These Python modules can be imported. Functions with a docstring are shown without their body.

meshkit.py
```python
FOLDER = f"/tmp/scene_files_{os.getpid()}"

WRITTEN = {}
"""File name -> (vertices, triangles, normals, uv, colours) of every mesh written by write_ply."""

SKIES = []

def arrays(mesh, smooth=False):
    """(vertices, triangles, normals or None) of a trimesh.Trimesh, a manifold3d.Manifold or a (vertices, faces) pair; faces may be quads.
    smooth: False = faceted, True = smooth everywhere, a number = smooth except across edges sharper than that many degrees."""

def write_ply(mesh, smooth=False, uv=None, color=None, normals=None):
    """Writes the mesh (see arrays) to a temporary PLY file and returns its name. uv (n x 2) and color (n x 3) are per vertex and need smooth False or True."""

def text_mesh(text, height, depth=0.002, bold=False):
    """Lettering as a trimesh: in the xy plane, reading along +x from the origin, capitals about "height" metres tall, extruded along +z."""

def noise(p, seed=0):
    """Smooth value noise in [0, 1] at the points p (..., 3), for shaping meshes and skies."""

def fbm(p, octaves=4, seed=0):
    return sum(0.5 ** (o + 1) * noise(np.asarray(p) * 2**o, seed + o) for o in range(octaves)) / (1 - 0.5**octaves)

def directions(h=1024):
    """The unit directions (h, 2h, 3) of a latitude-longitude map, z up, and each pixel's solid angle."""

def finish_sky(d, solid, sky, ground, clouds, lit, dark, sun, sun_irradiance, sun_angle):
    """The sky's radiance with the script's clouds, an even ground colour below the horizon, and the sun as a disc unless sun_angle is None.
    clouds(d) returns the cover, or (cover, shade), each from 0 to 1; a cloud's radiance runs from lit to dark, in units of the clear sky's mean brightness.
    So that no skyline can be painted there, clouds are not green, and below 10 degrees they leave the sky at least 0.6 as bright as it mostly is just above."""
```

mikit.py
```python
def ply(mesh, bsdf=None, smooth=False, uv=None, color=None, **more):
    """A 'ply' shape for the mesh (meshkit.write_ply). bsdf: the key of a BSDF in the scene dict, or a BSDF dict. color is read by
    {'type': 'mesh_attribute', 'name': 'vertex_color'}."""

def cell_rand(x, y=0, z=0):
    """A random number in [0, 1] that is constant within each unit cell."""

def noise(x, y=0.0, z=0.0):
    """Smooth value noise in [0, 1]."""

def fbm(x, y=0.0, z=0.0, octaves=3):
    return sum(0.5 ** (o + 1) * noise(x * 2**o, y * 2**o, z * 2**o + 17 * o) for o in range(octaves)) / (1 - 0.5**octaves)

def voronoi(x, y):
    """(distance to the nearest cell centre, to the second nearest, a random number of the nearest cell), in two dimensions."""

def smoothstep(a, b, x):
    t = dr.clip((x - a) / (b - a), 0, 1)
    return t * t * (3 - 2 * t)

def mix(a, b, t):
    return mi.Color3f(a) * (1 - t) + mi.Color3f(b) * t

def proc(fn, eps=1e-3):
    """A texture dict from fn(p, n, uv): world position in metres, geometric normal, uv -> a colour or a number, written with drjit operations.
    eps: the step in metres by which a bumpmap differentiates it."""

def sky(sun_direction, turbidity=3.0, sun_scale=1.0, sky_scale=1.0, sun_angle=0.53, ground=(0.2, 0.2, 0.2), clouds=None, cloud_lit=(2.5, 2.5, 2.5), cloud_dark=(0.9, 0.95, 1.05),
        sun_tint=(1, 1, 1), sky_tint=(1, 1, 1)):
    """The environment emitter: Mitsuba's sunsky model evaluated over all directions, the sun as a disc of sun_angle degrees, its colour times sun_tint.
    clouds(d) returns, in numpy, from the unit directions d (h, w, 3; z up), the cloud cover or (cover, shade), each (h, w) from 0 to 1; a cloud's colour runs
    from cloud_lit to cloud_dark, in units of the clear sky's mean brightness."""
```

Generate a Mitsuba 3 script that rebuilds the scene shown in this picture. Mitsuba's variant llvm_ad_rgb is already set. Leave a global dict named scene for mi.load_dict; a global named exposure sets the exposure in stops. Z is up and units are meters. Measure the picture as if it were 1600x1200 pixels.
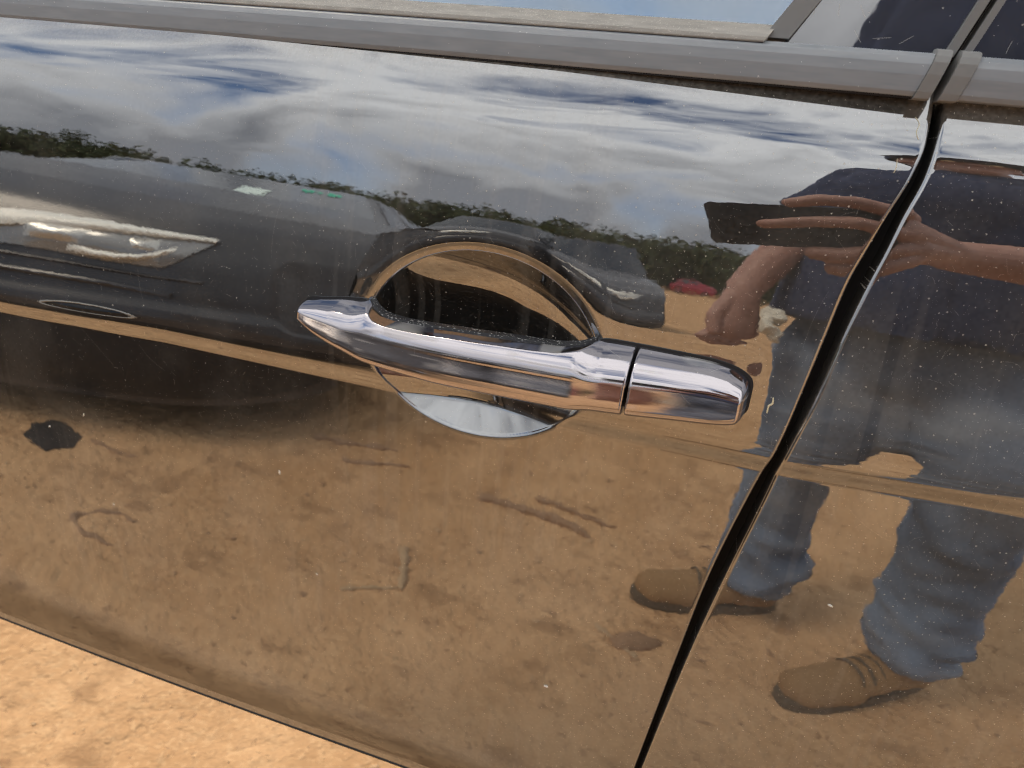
import math, random
import numpy as np, trimesh, drjit as dr, mitsuba as mi, mikit, meshkit
import manifold3d as m3
from shapely.geometry import Polygon, LineString, Point
from scipy.interpolate import PchipInterpolator

# ------------------------------------------------------------------ camera, light, exposure
CAM_D, ZC = 0.34, 1.0                     # the lens is 34 cm from the door and 1 m above the ground
FPX = 1110.71
RIGHT = np.array([0.94722749, 0.3024462, 0.10623737])
DOWN = np.array([0.1976704, -0.29018486, -0.93633282])
FWD = np.array([-0.25236183, 0.90792017, -0.33465574])
EYE = np.array([0.0, -CAM_D, ZC])
T = mi.ScalarTransform4f
scene, labels = {}, {}
scene['type'] = 'scene'
scene['camera'] = {'type': 'thinlens', 'aperture_radius': .0010, 'focus_distance': .375, 'fov': 71.527, 'fov_axis': 'x', 'near_clip': 0.01, 'far_clip': 2000.0,
                   'to_world': T().look_at(origin=EYE.tolist(), target=(EYE + FWD).tolist(), up=(-DOWN).tolist())}
SUN = (-0.50, 0.34, 0.80)


def clouds(d):
    p = d * [5.2, 5.2, 3.4]
    warp = np.stack([meshkit.fbm(p * .8 + 11.3, 3, 21), meshkit.fbm(p * .8 + 5.1, 3, 22), meshkit.fbm(p * .8 + 8.7, 3, 23)], -1) - .5
    q = p + warp * 1.6
    big = meshkit.fbm(q * .62 + [3.1, 7.7, 2.0], 5, 3)
    fine = meshkit.fbm(q * 1.9 + [1.3, 4.2, 5.0], 6, 8)
    cover = np.clip((big * .66 + fine * .34 - .345) * 5.5 + .30 * np.clip((d[..., 2] - .45) * 3, 0, 1), 0, 1)
    low = np.clip(1 - d[..., 2] / .60, 0, 1)
    shade = np.clip(low * 1.02 - .10 + (fine - .5) * 1.15 + (big - .5) * .9, 0, 1)
    return cover, shade


scene['sky'] = mikit.sky(SUN, turbidity=3, sun_scale=0.35, sun_angle=22, sky_scale=1.0, ground=(.3, .19, .1), clouds=clouds,
                         cloud_lit=(3.5, 3.48, 3.40), cloud_dark=(1.0, 1.03, 1.1))
exposure = 2.1

# ------------------------------------------------------------------ the door's shape
# PROFILE BEGIN
KZ = np.array([-.462, -.4555, -.4545, -.4500, -.4490, -.436, -.40, -.36, -.30, -.22, -.16, -.1455, -.143, -.139, -.136, -.1335, -.127, -.115, -.10, -.07, -.045, -.034, -.021, -.005, .004, .012, .022, .03, .04])
KT = np.array([-70, -55, 0, 1, -20, -15, -10, -8, -6.5, -4.5, -3.5, -4, -20, -26, -20, -7, -1, 2.5, 4.4, 4.8, 5.0, 5.8, 8.6, 13, 18, 27, 34, 37, 39.])
_zz = np.linspace(KZ[0], KZ[-1], 9000)
_tt = PchipInterpolator(KZ, KT)(_zz)
_yy = np.concatenate([[0], np.cumsum(np.tan(np.radians((_tt[1:] + _tt[:-1]) / 2)) * np.diff(_zz))])
_yy -= np.interp(-.05, _zz, _yy)
RX = 8.0
CUP = (-.1152, -.1085, .0690, .0537)      # centre x, z and radii of the recess behind the handle


def shifted(x, z):
    s = np.interp(x, [-.8, -.44, -.32, -.18, .05, .145, .5], [-.026, -.0095, -.0025, 0, .001, .006, .022])
    return z - s * np.exp(-((z + .137) / .05) ** 2)


def skin(x, z):
    """y of the car's side at x along the car and z above the lens, without the recess."""
    return np.interp(shifted(x, z), _zz, _yy) + (x + .05) ** 2 / 2 / RX
# PROFILE END


_ct = np.linspace(-.016, .066, 4000)
def _bowl(c, e, lip, step):
    k0 = .0042 - lip
    w = np.maximum(1 - np.maximum(_ct - .0042, 0) / .047, 0) ** e
    pre = np.tan(np.radians(19 if lip > .003 else 29)) * np.clip((_ct - k0 + .0012) / (.3 * lip + .0017), 0, 1) ** 1.5
    if lip > .003:
        pre = np.maximum(pre, .06 * np.clip((_ct + .015) / .015, 0, 1) ** 2 * (_ct < .002))
    sl = np.where(_ct < .0042, pre, np.where(_ct < .0042 + step, 1.4, c * w))
    return np.concatenate([[0], np.cumsum((sl[1:] + sl[:-1]) / 2 * np.diff(_ct))])


_cup_low, _cup_up = _bowl(.60, .22, .0012, .0003), _bowl(1.12, 1.25, .0040, .0003)


def cup_depth(x, z):
    a = np.arctan2((z - CUP[1]) / CUP[3], (x - CUP[0]) / CUP[2])
    rho = np.hypot((x - CUP[0]) / CUP[2], (z - CUP[1]) / CUP[3])
    t = (1 - rho) * .0545
    k = np.clip((z - CUP[1]) / .042 + .5, 0, 1)
    k = k * k * (3 - 2 * k)
    return np.interp(t, _ct, _cup_low) * (1 - k) + np.interp(t, _ct, _cup_up) * k


# ------------------------------------------------------------------ helpers
def number(base):
    if base not in USED:
        USED.add(base)
        return base
    k = 1
    while f'{base}_{k:03d}' in USED:
        k += 1
    USED.add(f'{base}_{k:03d}')
    return f'{base}_{k:03d}'


USED = set()


def thing(name, label, cat, group=None):
    key = number(name)
    labels[key] = {'label': label, 'category': cat}
    if group:
        labels[key]['group'] = group
    return key


def put(name, mesh, bsdf, parent=None, smooth=30, label=None, **more):
    key = number(parent + '__' + name if parent else name)
    scene[key] = mikit.ply(mesh, bsdf, smooth=smooth, **more)
    if label:
        labels[key] = {'label': label}
    return key


def cat(ms):
    return trimesh.util.concatenate(ms)


def grid(P, flip=False):
    """Mesh of a (rows, columns, 3) array of points."""
    r, c = P.shape[:2]
    i = np.arange(r * c).reshape(r, c)
    q = np.stack([i[:-1, :-1], i[:-1, 1:], i[1:, 1:], i[1:, :-1]], -1).reshape(-1, 4)
    if flip:
        q = q[:, ::-1]
    return trimesh.Trimesh(P.reshape(-1, 3), np.vstack([q[:, [0, 1, 2]], q[:, [0, 2, 3]]]), process=False)


def loft(loops, caps=True):
    """loops: (stations, points, 3), each closed."""
    L = np.asarray(loops, float)
    s, n = L.shape[:2]
    i = np.arange(s * n).reshape(s, n)
    j = np.roll(i, -1, 1)
    q = np.stack([i[:-1], j[:-1], j[1:], i[1:]], -1).reshape(-1, 4)
    f = np.vstack([q[:, [0, 1, 2]], q[:, [0, 2, 3]]])
    v = L.reshape(-1, 3)
    if caps:
        v = np.vstack([v, L[0].mean(0), L[-1].mean(0)])
        f = np.vstack([f, np.stack([np.roll(i[0], -1), i[0], np.full(n, s * n)], -1), np.stack([i[-1], np.roll(i[-1], -1), np.full(n, s * n + 1)], -1)])
    m = trimesh.Trimesh(v, f, process=False)
    m.fix_normals()
    return m


def tube(path, r, n=10, closed=False):
    path = np.asarray(path, float)
    r = np.broadcast_to(r, len(path))
    t = np.gradient(path, axis=0)
    if closed:
        t = np.roll(path, -1, 0) - np.roll(path, 1, 0)
    t /= np.linalg.norm(t, axis=1, keepdims=True) + 1e-12
    ref = np.array([0, 0, 1.0]) if abs(t[:, 2]).mean() < .8 else np.array([1.0, 0, 0])
    a = np.cross(t, ref)
    a /= np.linalg.norm(a, axis=1, keepdims=True) + 1e-12
    b = np.cross(t, a)
    th = np.linspace(0, 2 * np.pi, n, endpoint=False)
    L = path[:, None] + r[:, None, None] * (np.cos(th)[None, :, None] * a[:, None] + np.sin(th)[None, :, None] * b[:, None])
    if closed:
        L = np.concatenate([L, L[:1]])
    return loft(L, caps=not closed)


def box(x0, x1, y0, y1, z0, z1, bevel=0.0):
    if bevel <= 0:
        m = trimesh.creation.box([x1 - x0, y1 - y0, z1 - z0])
        m.apply_translation([(x0 + x1) / 2, (y0 + y1) / 2, (z0 + z1) / 2])
        return m
    pts = [[x, y, z] for x in (x0 + bevel, x1 - bevel) for y in (y0 + bevel, y1 - bevel) for z in (z0 + bevel, z1 - bevel)]
    s = m3.Manifold.sphere(bevel, 16)
    h = m3.Manifold.batch_hull([s.translate(p) for p in pts]).to_mesh()
    return trimesh.Trimesh(h.vert_properties[:, :3], h.tri_verts)


def limb(joints, seg=20):
    """Union of the hulls of consecutive spheres: joints is a list of chains [(point, radius), ...]."""
    parts = []
    for ch in joints:
        for (a, ra), (b, rb) in zip(ch[:-1], ch[1:]):
            parts.append(m3.Manifold.batch_hull([m3.Manifold.sphere(ra, seg).translate(list(map(float, a))), m3.Manifold.sphere(rb, seg).translate(list(map(float, b)))]))
    return m3.Manifold.batch_boolean(parts, m3.OpType.Add)


def soft(man, edge, it=12, dis=None):
    m = man.refine_to_length(edge).to_mesh()
    t = trimesh.Trimesh(m.vert_properties[:, :3], m.tri_verts)
    t.merge_vertices()
    trimesh.smoothing.filter_taubin(t, iterations=it)
    if dis is not None:
        n = t.vertex_normals
        t.vertices = t.vertices + n * dis(np.array(t.vertices))[:, None]
    return t


def icos(c, r, sub=3):
    m = trimesh.creation.icosphere(subdivisions=sub)
    m.vertices = m.vertices * np.asarray(r) + np.asarray(c)
    return m


# ------------------------------------------------------------------ materials
N, FB, SS, MX, VOR, CR = mikit.noise, mikit.fbm, mikit.smoothstep, mikit.mix, mikit.voronoi, mikit.cell_rand


def rgb(*c):
    return {'type': 'rgb', 'value': list(map(float, c))}


def two(b):
    return {'type': 'twosided', 'bsdf': b}


def plain(name, col, rough=.5, spec=.5, metallic=0.0, **more):
    scene[name] = two({'type': 'principled', 'base_color': rgb(*col) if not isinstance(col, dict) else col, 'roughness': rough, 'specular': spec, 'metallic': metallic, **more})


def specks(x, z, size, keep, r0, r1):
    """Round dust specks of random size in a share of the cells."""
    cx, cz = dr.floor(x / size), dr.floor(z / size)
    px = (cx + .2 + .6 * CR(cx, cz, 11)) * size
    pz = (cz + .2 + .6 * CR(cx, cz, 12)) * size
    r = r0 + (r1 - r0) * CR(cx, cz, 13) ** 3
    return dr.select(CR(cx, cz, 14) < keep, SS(r, r * .5, dr.sqrt((x - px) ** 2 + (z - pz) ** 2)), 0.0)


def fibre(x, z, size, keep, w, seed):
    """Short thin scratches and fibres, one in a share of the cells."""
    cx, cz = dr.floor(x / size), dr.floor(z / size)
    px = (cx + .5) * size
    pz = (cz + .5) * size
    a = CR(cx, cz, seed) * 6.28
    u = (x - px) * dr.cos(a) + (z - pz) * dr.sin(a)
    v = -(x - px) * dr.sin(a) + (z - pz) * dr.cos(a) + (u * u / size - size * .05) * (CR(cx, cz, seed + 1) - .5) ** 3 * 8
    l = size * (.12 + .3 * CR(cx, cz, seed + 2))
    return dr.select(CR(cx, cz, seed + 3) < keep, SS(w, w * .4, dr.abs(v)) * SS(l, l * .8, dr.abs(u)), 0.0)


def paint_dust(p, n, uv):
    x, z = p.x, p.z
    area = SS(.30, .62, FB(x * 9 + 3, z * 14, 2.0, 3))
    right = SS(-.20, .05, x)
    s = specks(x, z, .0042, .16 + .20 * area + .26 * right, .00012, .00048) * .9
    s = dr.maximum(s, specks(x + .37, z + .11, .0019, .10 + .2 * area * right, .00012, .00024) * .6)
    s = dr.maximum(s, specks(x + .1, z + .7, .03, .22, .0004, .0009) * .8)
    f = fibre(x, z, .013, .20, .00010, 21) * .26 * area
    f = dr.maximum(f, fibre(x + .31, z + .17, .047, .30, .00012, 31) * .20)
    f = dr.maximum(f, fibre(x + .11, z + .07, .006, .12, .00009, 41) * .40)
    haze = SS(.055, .085, x) * SS(.0, -.05, z - ZC) * SS(-.16, -.11, z - ZC)
    veil = .010 + .022 * right + .034 * haze * (.4 + FB(x * 26, z * 34, 8.0, 4)) + .045 * SS(.35, .75, FB(x * 22, z * 16, 9.0, 4)) + .030 * SS(.02, .0, p.z - ZC + .0) * SS(-.03, .03, p.z - ZC)
    streak = .05 * SS(.55, .80, N(x * 260, z * 9, 3.0)) * SS(.5, .7, N(x * 12, z * 10, 5.0))
    top = .30 * SS(.018, .034, p.z - ZC) * (0.4 + 0.6 * N(x * 900, z * 900, 1.0))
    low_band = .34 * SS(-.395, -.44, z - ZC) * (.5 + FB(x * 30, z * 60, 4.0, 3)) * SS(-.4498, -.4485, z - ZC + dr.maximum(-.15 - x, 0.0) * .05)  # duller band just above the door's lower edge
    lowz = low_band + .035 * SS(-.14, -.30, p.z - ZC)
    return dr.clip(dr.maximum(dr.maximum(s, f), veil + streak + top + lowz), 0, 1)


def dust_col(p, n, uv):
    c = MX((.42, .39, .34), (.66, .63, .58), N(p.x * 700, p.z * 700, p.y * 700))
    return MX(c, (.10, .075, .052), SS(-.40, -.435, p.z - ZC) * SS(-.4495, -.4485, p.z - ZC + dr.maximum(-.15 - p.x, 0.0) * .05))  # turns dark brown towards the door's lower edge


def paint_bump(p, n, uv):
    x, z = p.x, p.z
    return (N(x * 330, z * 420, 1.0) + .5 * N(x * 800 + 5, z * 800, 2.0)) * 1.0 + 3.6 * N(x * 18, z * 34, 7.0)


scene['dust'] = {'type': 'diffuse', 'reflectance': mikit.proc(dust_col)}
scene['paint_gloss'] = {'type': 'conductor', 'material': 'none', 'specular_reflectance': rgb(.30, .30, .305)}
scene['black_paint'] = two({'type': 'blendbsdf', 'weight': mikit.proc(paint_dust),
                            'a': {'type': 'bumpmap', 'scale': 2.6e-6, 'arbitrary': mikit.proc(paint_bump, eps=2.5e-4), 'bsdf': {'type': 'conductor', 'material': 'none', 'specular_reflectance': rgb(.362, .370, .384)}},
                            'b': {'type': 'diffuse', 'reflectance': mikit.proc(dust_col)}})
del scene['paint_gloss'], scene['dust']


def chrome_dust(p, n, uv):
    x, z = p.x, p.z
    s = specks(x, z, .0035, .16, .00012, .0004) * .6
    lo = SS(-.112, -.122, p.z - ZC - (-.105 - (x + .1) * .0)) * specks(x + .2, z, .006, .35, .0004, .0012) * .5
    f = fibre(x, z, .012, .3, .0001, 21) * .3
    scuff = .035 * SS(.45, .75, FB(x * 45, z * 60, 6.0, 3)) + .32 * SS(.62, .8, N(x * 40, z * 900, 4.0)) * SS(.45, .7, N(x * 60, z * 90, 2.0))
    return dr.clip(dr.maximum(dr.maximum(s, lo), dr.maximum(f, scuff)) + .014, 0, 1)


def chrome_bump(p, n, uv):
    return N(p.x * 60, p.z * 420, 3.0) + .8 * N(p.x * 300, p.z * 700, 5.0)


scene['chrome'] = two({'type': 'blendbsdf', 'weight': mikit.proc(chrome_dust),
                       'a': {'type': 'bumpmap', 'scale': 6e-6, 'arbitrary': mikit.proc(chrome_bump, eps=2.5e-4), 'bsdf': {'type': 'roughconductor', 'material': 'Cr', 'alpha': .010, 'specular_reflectance': rgb(.82, .82, .82)}},
                       'b': {'type': 'diffuse', 'reflectance': rgb(.55, .54, .52)}})


def trim_col(p, n, uv):
    a = FB(p.x * 60, p.z * 500, p.y * 90, 3)
    s = specks(p.x, p.z, .004, .15, .0002, .0005)
    return MX(MX((.20, .22, .243), (.285, .30, .32), a), (.7, .7, .68), s * .6)


plain('moulding_metal', mikit.proc(trim_col), rough=.46, spec=.6, metallic=.1)


def seal_col(p, n, uv):
    a = FB(p.x * 120, p.z * 300, p.y * 300, 4)
    s = N(p.x * 1800, p.y * 1800, p.z * 1800)
    return MX(MX((.22, .21, .195), (.38, .36, .33), a), (.55, .53, .49), SS(.72, .9, s) * .6)


plain('dusty_seal', mikit.proc(seal_col), rough=.8, spec=.25)
plain('grey_rubber', (.21, .21, .208), rough=.6, spec=.35)
plain('dark_plastic', (.020, .020, .022), rough=.45, spec=.4)


def speckle_col(p, n, uv):
    s = N(p.x * 1500, p.y * 1500, p.z * 1500)
    return MX((.022, .022, .024), (.45, .44, .42), SS(.70, .85, s) * .75)


plain('speckled_plastic', mikit.proc(speckle_col), rough=.55, spec=.4)
plain('gap_black', (.006, .006, .007), rough=.6, spec=.2)


def trim_bump(p, n, uv):
    return N(p.x * 260, p.z * 260, 1.0) + .6 * N(p.x * 90, p.z * 90, 4.0)


def trim_dust(p, n, uv):
    s = specks(p.x, p.z, .0045, .2, .0002, .0006) * .7
    f = fibre(p.x, p.z, .010, .45, .00015, 51) * .6
    return dr.clip(dr.maximum(s, f) + .03 + .05 * FB(p.x * 50, p.z * 50, 3.0, 3), 0, 1)


scene['gloss_trim'] = two({'type': 'blendbsdf', 'weight': mikit.proc(trim_dust),
                           'a': {'type': 'bumpmap', 'scale': 7e-6, 'arbitrary': mikit.proc(trim_bump, eps=4e-4), 'bsdf': {'type': 'conductor', 'material': 'none', 'specular_reflectance': rgb(.28, .285, .30)}},
                           'b': {'type': 'diffuse', 'reflectance': rgb(.5, .48, .44)}})
scene['window_pane'] = {'type': 'thindielectric', 'int_ior': 1.52, 'specular_transmittance': rgb(.36, .40, .43)}


def ground_col(p, n, uv):
    a = FB(p.x * 1.3, p.y * 1.3, 1.0, 4)
    b = FB(p.x * 9, p.y * 9, 3.0, 4)
    c = FB(p.x * 130, p.y * 130, 5.0, 4)
    col = MX((.44, .255, .128), (.600, .375, .203), SS(.2, .8, a * .5 + b * .5))
    col = MX(col, (.68, .46, .26), SS(.45, .8, c) * .4)
    col = MX(col, (.31, .18, .095), SS(.56, .82, FB(p.x * 11 + 7, p.y * 17, 2.0, 5)) * .7)
    pit = SS(.68, .86, FB(p.x * 70 + 3, p.y * 70, 2.0, 3))
    return MX(col, (.27, .155, .09), pit * .6)


def ground_bump(p, n, uv):
    return FB(p.x * 60, p.y * 60, 1.0, 4) + .45 * FB(p.x * 300, p.y * 300, 3.0, 3)


scene['orange_dirt'] = two({'type': 'bumpmap', 'scale': .0095, 'arbitrary': mikit.proc(ground_bump, eps=2e-3), 'bsdf': {'type': 'diffuse', 'reflectance': mikit.proc(ground_col)}})
plain('bark', (.30, .185, .110), rough=.85, spec=.2)
plain('pale_wood', (.42, .29, .17), rough=.85, spec=.2)
plain('dark_rag', (.035, .032, .032), rough=.9, spec=.1)
plain('stone', (.46, .30, .17), rough=.9, spec=.2)
plain('white_chip', (.75, .74, .70), rough=.6, spec=.3)
plain('dry_stem', (.74, .68, .48), rough=.6, spec=.3)


def denim_col(p, n, uv):
    a = FB(p.x * 14, p.y * 14, p.z * 9, 4)
    w = N(p.x * 420, p.y * 420, p.z * 420)
    f = SS(.5, .85, FB(p.x * 6 + 3, p.y * 6, p.z * 22, 3))
    return MX(MX((.085, .115, .175), (.19, .25, .34), a), (.30, .34, .39), f * .55 + w * .12)


def shirt_col(p, n, uv):
    return MX((.022, .031, .066), (.048, .063, .122), FB(p.x * 20, p.y * 20, p.z * 20, 3))


def skin_col(p, n, uv):
    return MX((.27, .135, .10), (.42, .235, .18), FB(p.x * 40, p.y * 40, p.z * 40, 3))


plain('denim', mikit.proc(denim_col), rough=.85, spec=.2, sheen=.4)
plain('navy_cloth', mikit.proc(shirt_col), rough=.85, spec=.2)
plain('skin_tone', mikit.proc(skin_col), rough=.5, spec=.4)
plain('hair_brown', (.05, .035, .025), rough=.6)
plain('tan_suede', (.29, .175, .085), rough=.85, spec=.2)
plain('boot_sole', (.10, .075, .05), rough=.8)
plain('phone_body', (.030, .032, .038), rough=.4, spec=.5)
plain('lens_glass', (.004, .004, .006), rough=.06, spec=.8)
plain('white_rag', (.70, .66, .55), rough=.85, spec=.1)

for nm, c in dict(grey=(.042, .041, .044), pale=(.42, .47, .45), dark=(.035, .035, .042), red=(.28, .012, .03), silver=(.36, .37, .38)).items():
    plain(f'{nm}_car_paint', c, rough=.3, spec=.5, clearcoat=.8, clearcoat_gloss=.9)
plain('car_glass', (.012, .016, .022), rough=.05, spec=.7)
plain('tyre_rubber', (.02, .02, .02), rough=.8, spec=.3)
plain('alloy', (.45, .45, .46), rough=.35, metallic=.8)
plain('lamp_chrome', (.62, .62, .58), rough=.3, metallic=.55)
plain('lamp_white', (.86, .85, .76), rough=.35)  # headlight strips: sky glint on chrome, painted in as white
plain('lamp_lens', (.33, .335, .33), rough=.12, spec=.6, metallic=.3)
plain('green_print', (.05, .42, .27), rough=.6)
plain('pale_print', (.55, .65, .60), rough=.6)


def leaf_col(p, n, uv):
    return MX((.030, .042, .018), (.075, .088, .038), FB(p.x * .35, p.y * .35, p.z * .7, 3))


plain('foliage', mikit.proc(leaf_col), rough=.8, spec=.2)
plain('trunk_bark', (.10, .085, .07), rough=.9, spec=.1)
plain('far_hill', (.055, .065, .035), rough=.95, spec=.1)

# ------------------------------------------------------------------ ground
rnd = random.Random(7)
rng = np.random.default_rng(7)


def axis(lo, hi, c0, c1, fine):
    mid = np.arange(c0, c1 + fine / 2, fine)
    a, b = [c0], [c1]
    s = fine
    while a[-1] > lo:
        s *= 1.22
        a.append(a[-1] - s)
    s = fine
    while b[-1] < hi:
        s *= 1.22
        b.append(b[-1] + s)
    return np.concatenate([a[:0:-1], mid, b[1:]])


gx, gy = axis(-700, 700, -2.6, 1.4, .013), axis(-700, 700, -2.2, 1.6, .013)
GX, GY = np.meshgrid(gx, gy)


def ground_z(x, y):
    p = np.stack([x, y, np.zeros_like(x)], -1)
    near = np.exp(-(x ** 2 + y ** 2) / 200)
    h = (meshkit.fbm(p * 3.1, 4, 5) - .5) * .030 + (meshkit.fbm(p * 17, 3, 9) - .5) * .014
    return h * near


scene['ground'] = mikit.ply(grid(np.stack([GX, GY, ground_z(GX, GY)], -1)), 'orange_dirt', smooth=True)
labels['ground'] = {'kind': 'structure', 'label': 'bare orange dirt ground with scattered debris'}
USED.add('ground')

# ------------------------------------------------------------------ the black car's side
car = thing('black_car', 'glossy black car seen close at the seam of its front and rear doors', 'car')
FD, RD = car + '__front_door', car + '__rear_door'
# edges of the gap between the doors: x at z (relative to the lens), front door's edge and rear door's edge
GAPZ = np.array([-.47, -.355, -.2690, -.2150, -.1530, -.1370, -.1280, -.0980, -.0700, -.0468, -.0320, -.0177, 0, .0135, .030, .04])
GAPF = np.array([-.0005, .0095, .0172, .0222, .0340, .0380, .0402, .0450, .0490, .0526, .0568, .0612, .0672, .0698, .0702, .0702])
GAPR = np.array([.0028, .0132, .0231, .0317, .0418, .0440, .0455, .0518, .0560, .0604, .0638, .0668, .0716, .0733, .0743, .0745])
_nar = np.interp(GAPZ, [-.47, -.355, -.27, -.215, -.15, -.125, -.07, -.03], [0, .0002, .0009, .0024, .0016, .0008, .0006, .0002])
edge_f, edge_r = PchipInterpolator(GAPZ, GAPF + _nar * .6), PchipInterpolator(GAPZ, GAPR - _nar * .6)


def rows():
    r = [np.arange(-.4555, -.446, .0005), np.arange(-.446, -.36, .0016), np.arange(-.36, -.175, .0022), np.arange(-.175, -.150, .0006), np.arange(-.150, -.126, .00035), np.arange(-.126, -.045, .00045),
         np.arange(-.045, .005, .0009), np.arange(.005, .0365, .0006)]
    return np.concatenate(r)


def hem(s):
    """Inward roll of the skin at a door's edge, s metres from it: s < 0 runs inward along the edge's flange."""
    r = .0020
    y = np.where(s < r, r - np.sqrt(np.maximum(r * r - (r - np.clip(s, 0, r)) ** 2, 0)), 0)
    return y + np.maximum(-s, 0)


def dimple(x, z):
    """The skin's shallow dished margin round the handle's two feet."""
    d1 = np.hypot(np.maximum(np.maximum(-.224 - x, x + .180), 0), np.maximum(np.abs(z + .103 - (x + .2) * .0) - .010, 0))
    d2 = np.hypot(np.maximum(np.maximum(-.050 - x, x - .018), 0), np.maximum(np.abs(z + .105) - .014, 0))
    return .0004 * np.exp(-(d1 / .008) ** 2) + .0003 * np.exp(-(d2 / .0065) ** 2)


Zr = rows()


def drop(x, z):
    """The door's lower edge falls away towards the front of the car."""
    t = np.clip((-.38 - z) / .0755, 0, 1)
    return (.003 + .0178 * np.clip((-.15 - x) / .41, 0, 2) ** 1.25) * t * t * (3 - 2 * t)


sf = np.concatenate([[-.022, -.014, -.008, -.004, -.002, -.001, 0], .0020 * (1 - np.cos(np.linspace(0.25, np.pi / 2, 8))), np.arange(.0030, .055, .0025), np.arange(.055, .265, .00052), np.arange(.267, .80, .004)])
S, Z = np.meshgrid(sf, Zr)
X = edge_f(Z) - np.maximum(S, 0)
Y = skin(X, Z) + cup_depth(X, Z) + hem(S) + dimple(X, Z) * (cup_depth(X, Z) < .0012)
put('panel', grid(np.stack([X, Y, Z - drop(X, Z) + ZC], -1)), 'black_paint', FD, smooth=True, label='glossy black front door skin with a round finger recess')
sr = np.concatenate([[-.022, -.014, -.008, -.004, -.002, -.001, 0], .0020 * (1 - np.cos(np.linspace(0.25, np.pi / 2, 8))), np.arange(.0030, .30, .003), np.arange(.30, .8, .008)])
S, Z = np.meshgrid(sr, Zr)
X = edge_r(Z) + np.maximum(S, 0)
Y = skin(X, Z) + hem(S)
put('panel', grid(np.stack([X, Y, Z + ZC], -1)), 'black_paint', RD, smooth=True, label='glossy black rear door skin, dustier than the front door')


xs = np.linspace(-.80, .0, 120)
put('edge_strip', grid(np.stack([np.stack([xs, skin(xs, -.4549 + 0 * xs) + dy, z + ZC - drop(xs, -.4555 + 0 * xs)], -1) for dy, z in ((.0002, -.4549), (-.0006, -.4553), (-.0004, -.4566), (.004, -.4572))])), 'dark_plastic', FD, smooth=True)


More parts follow.
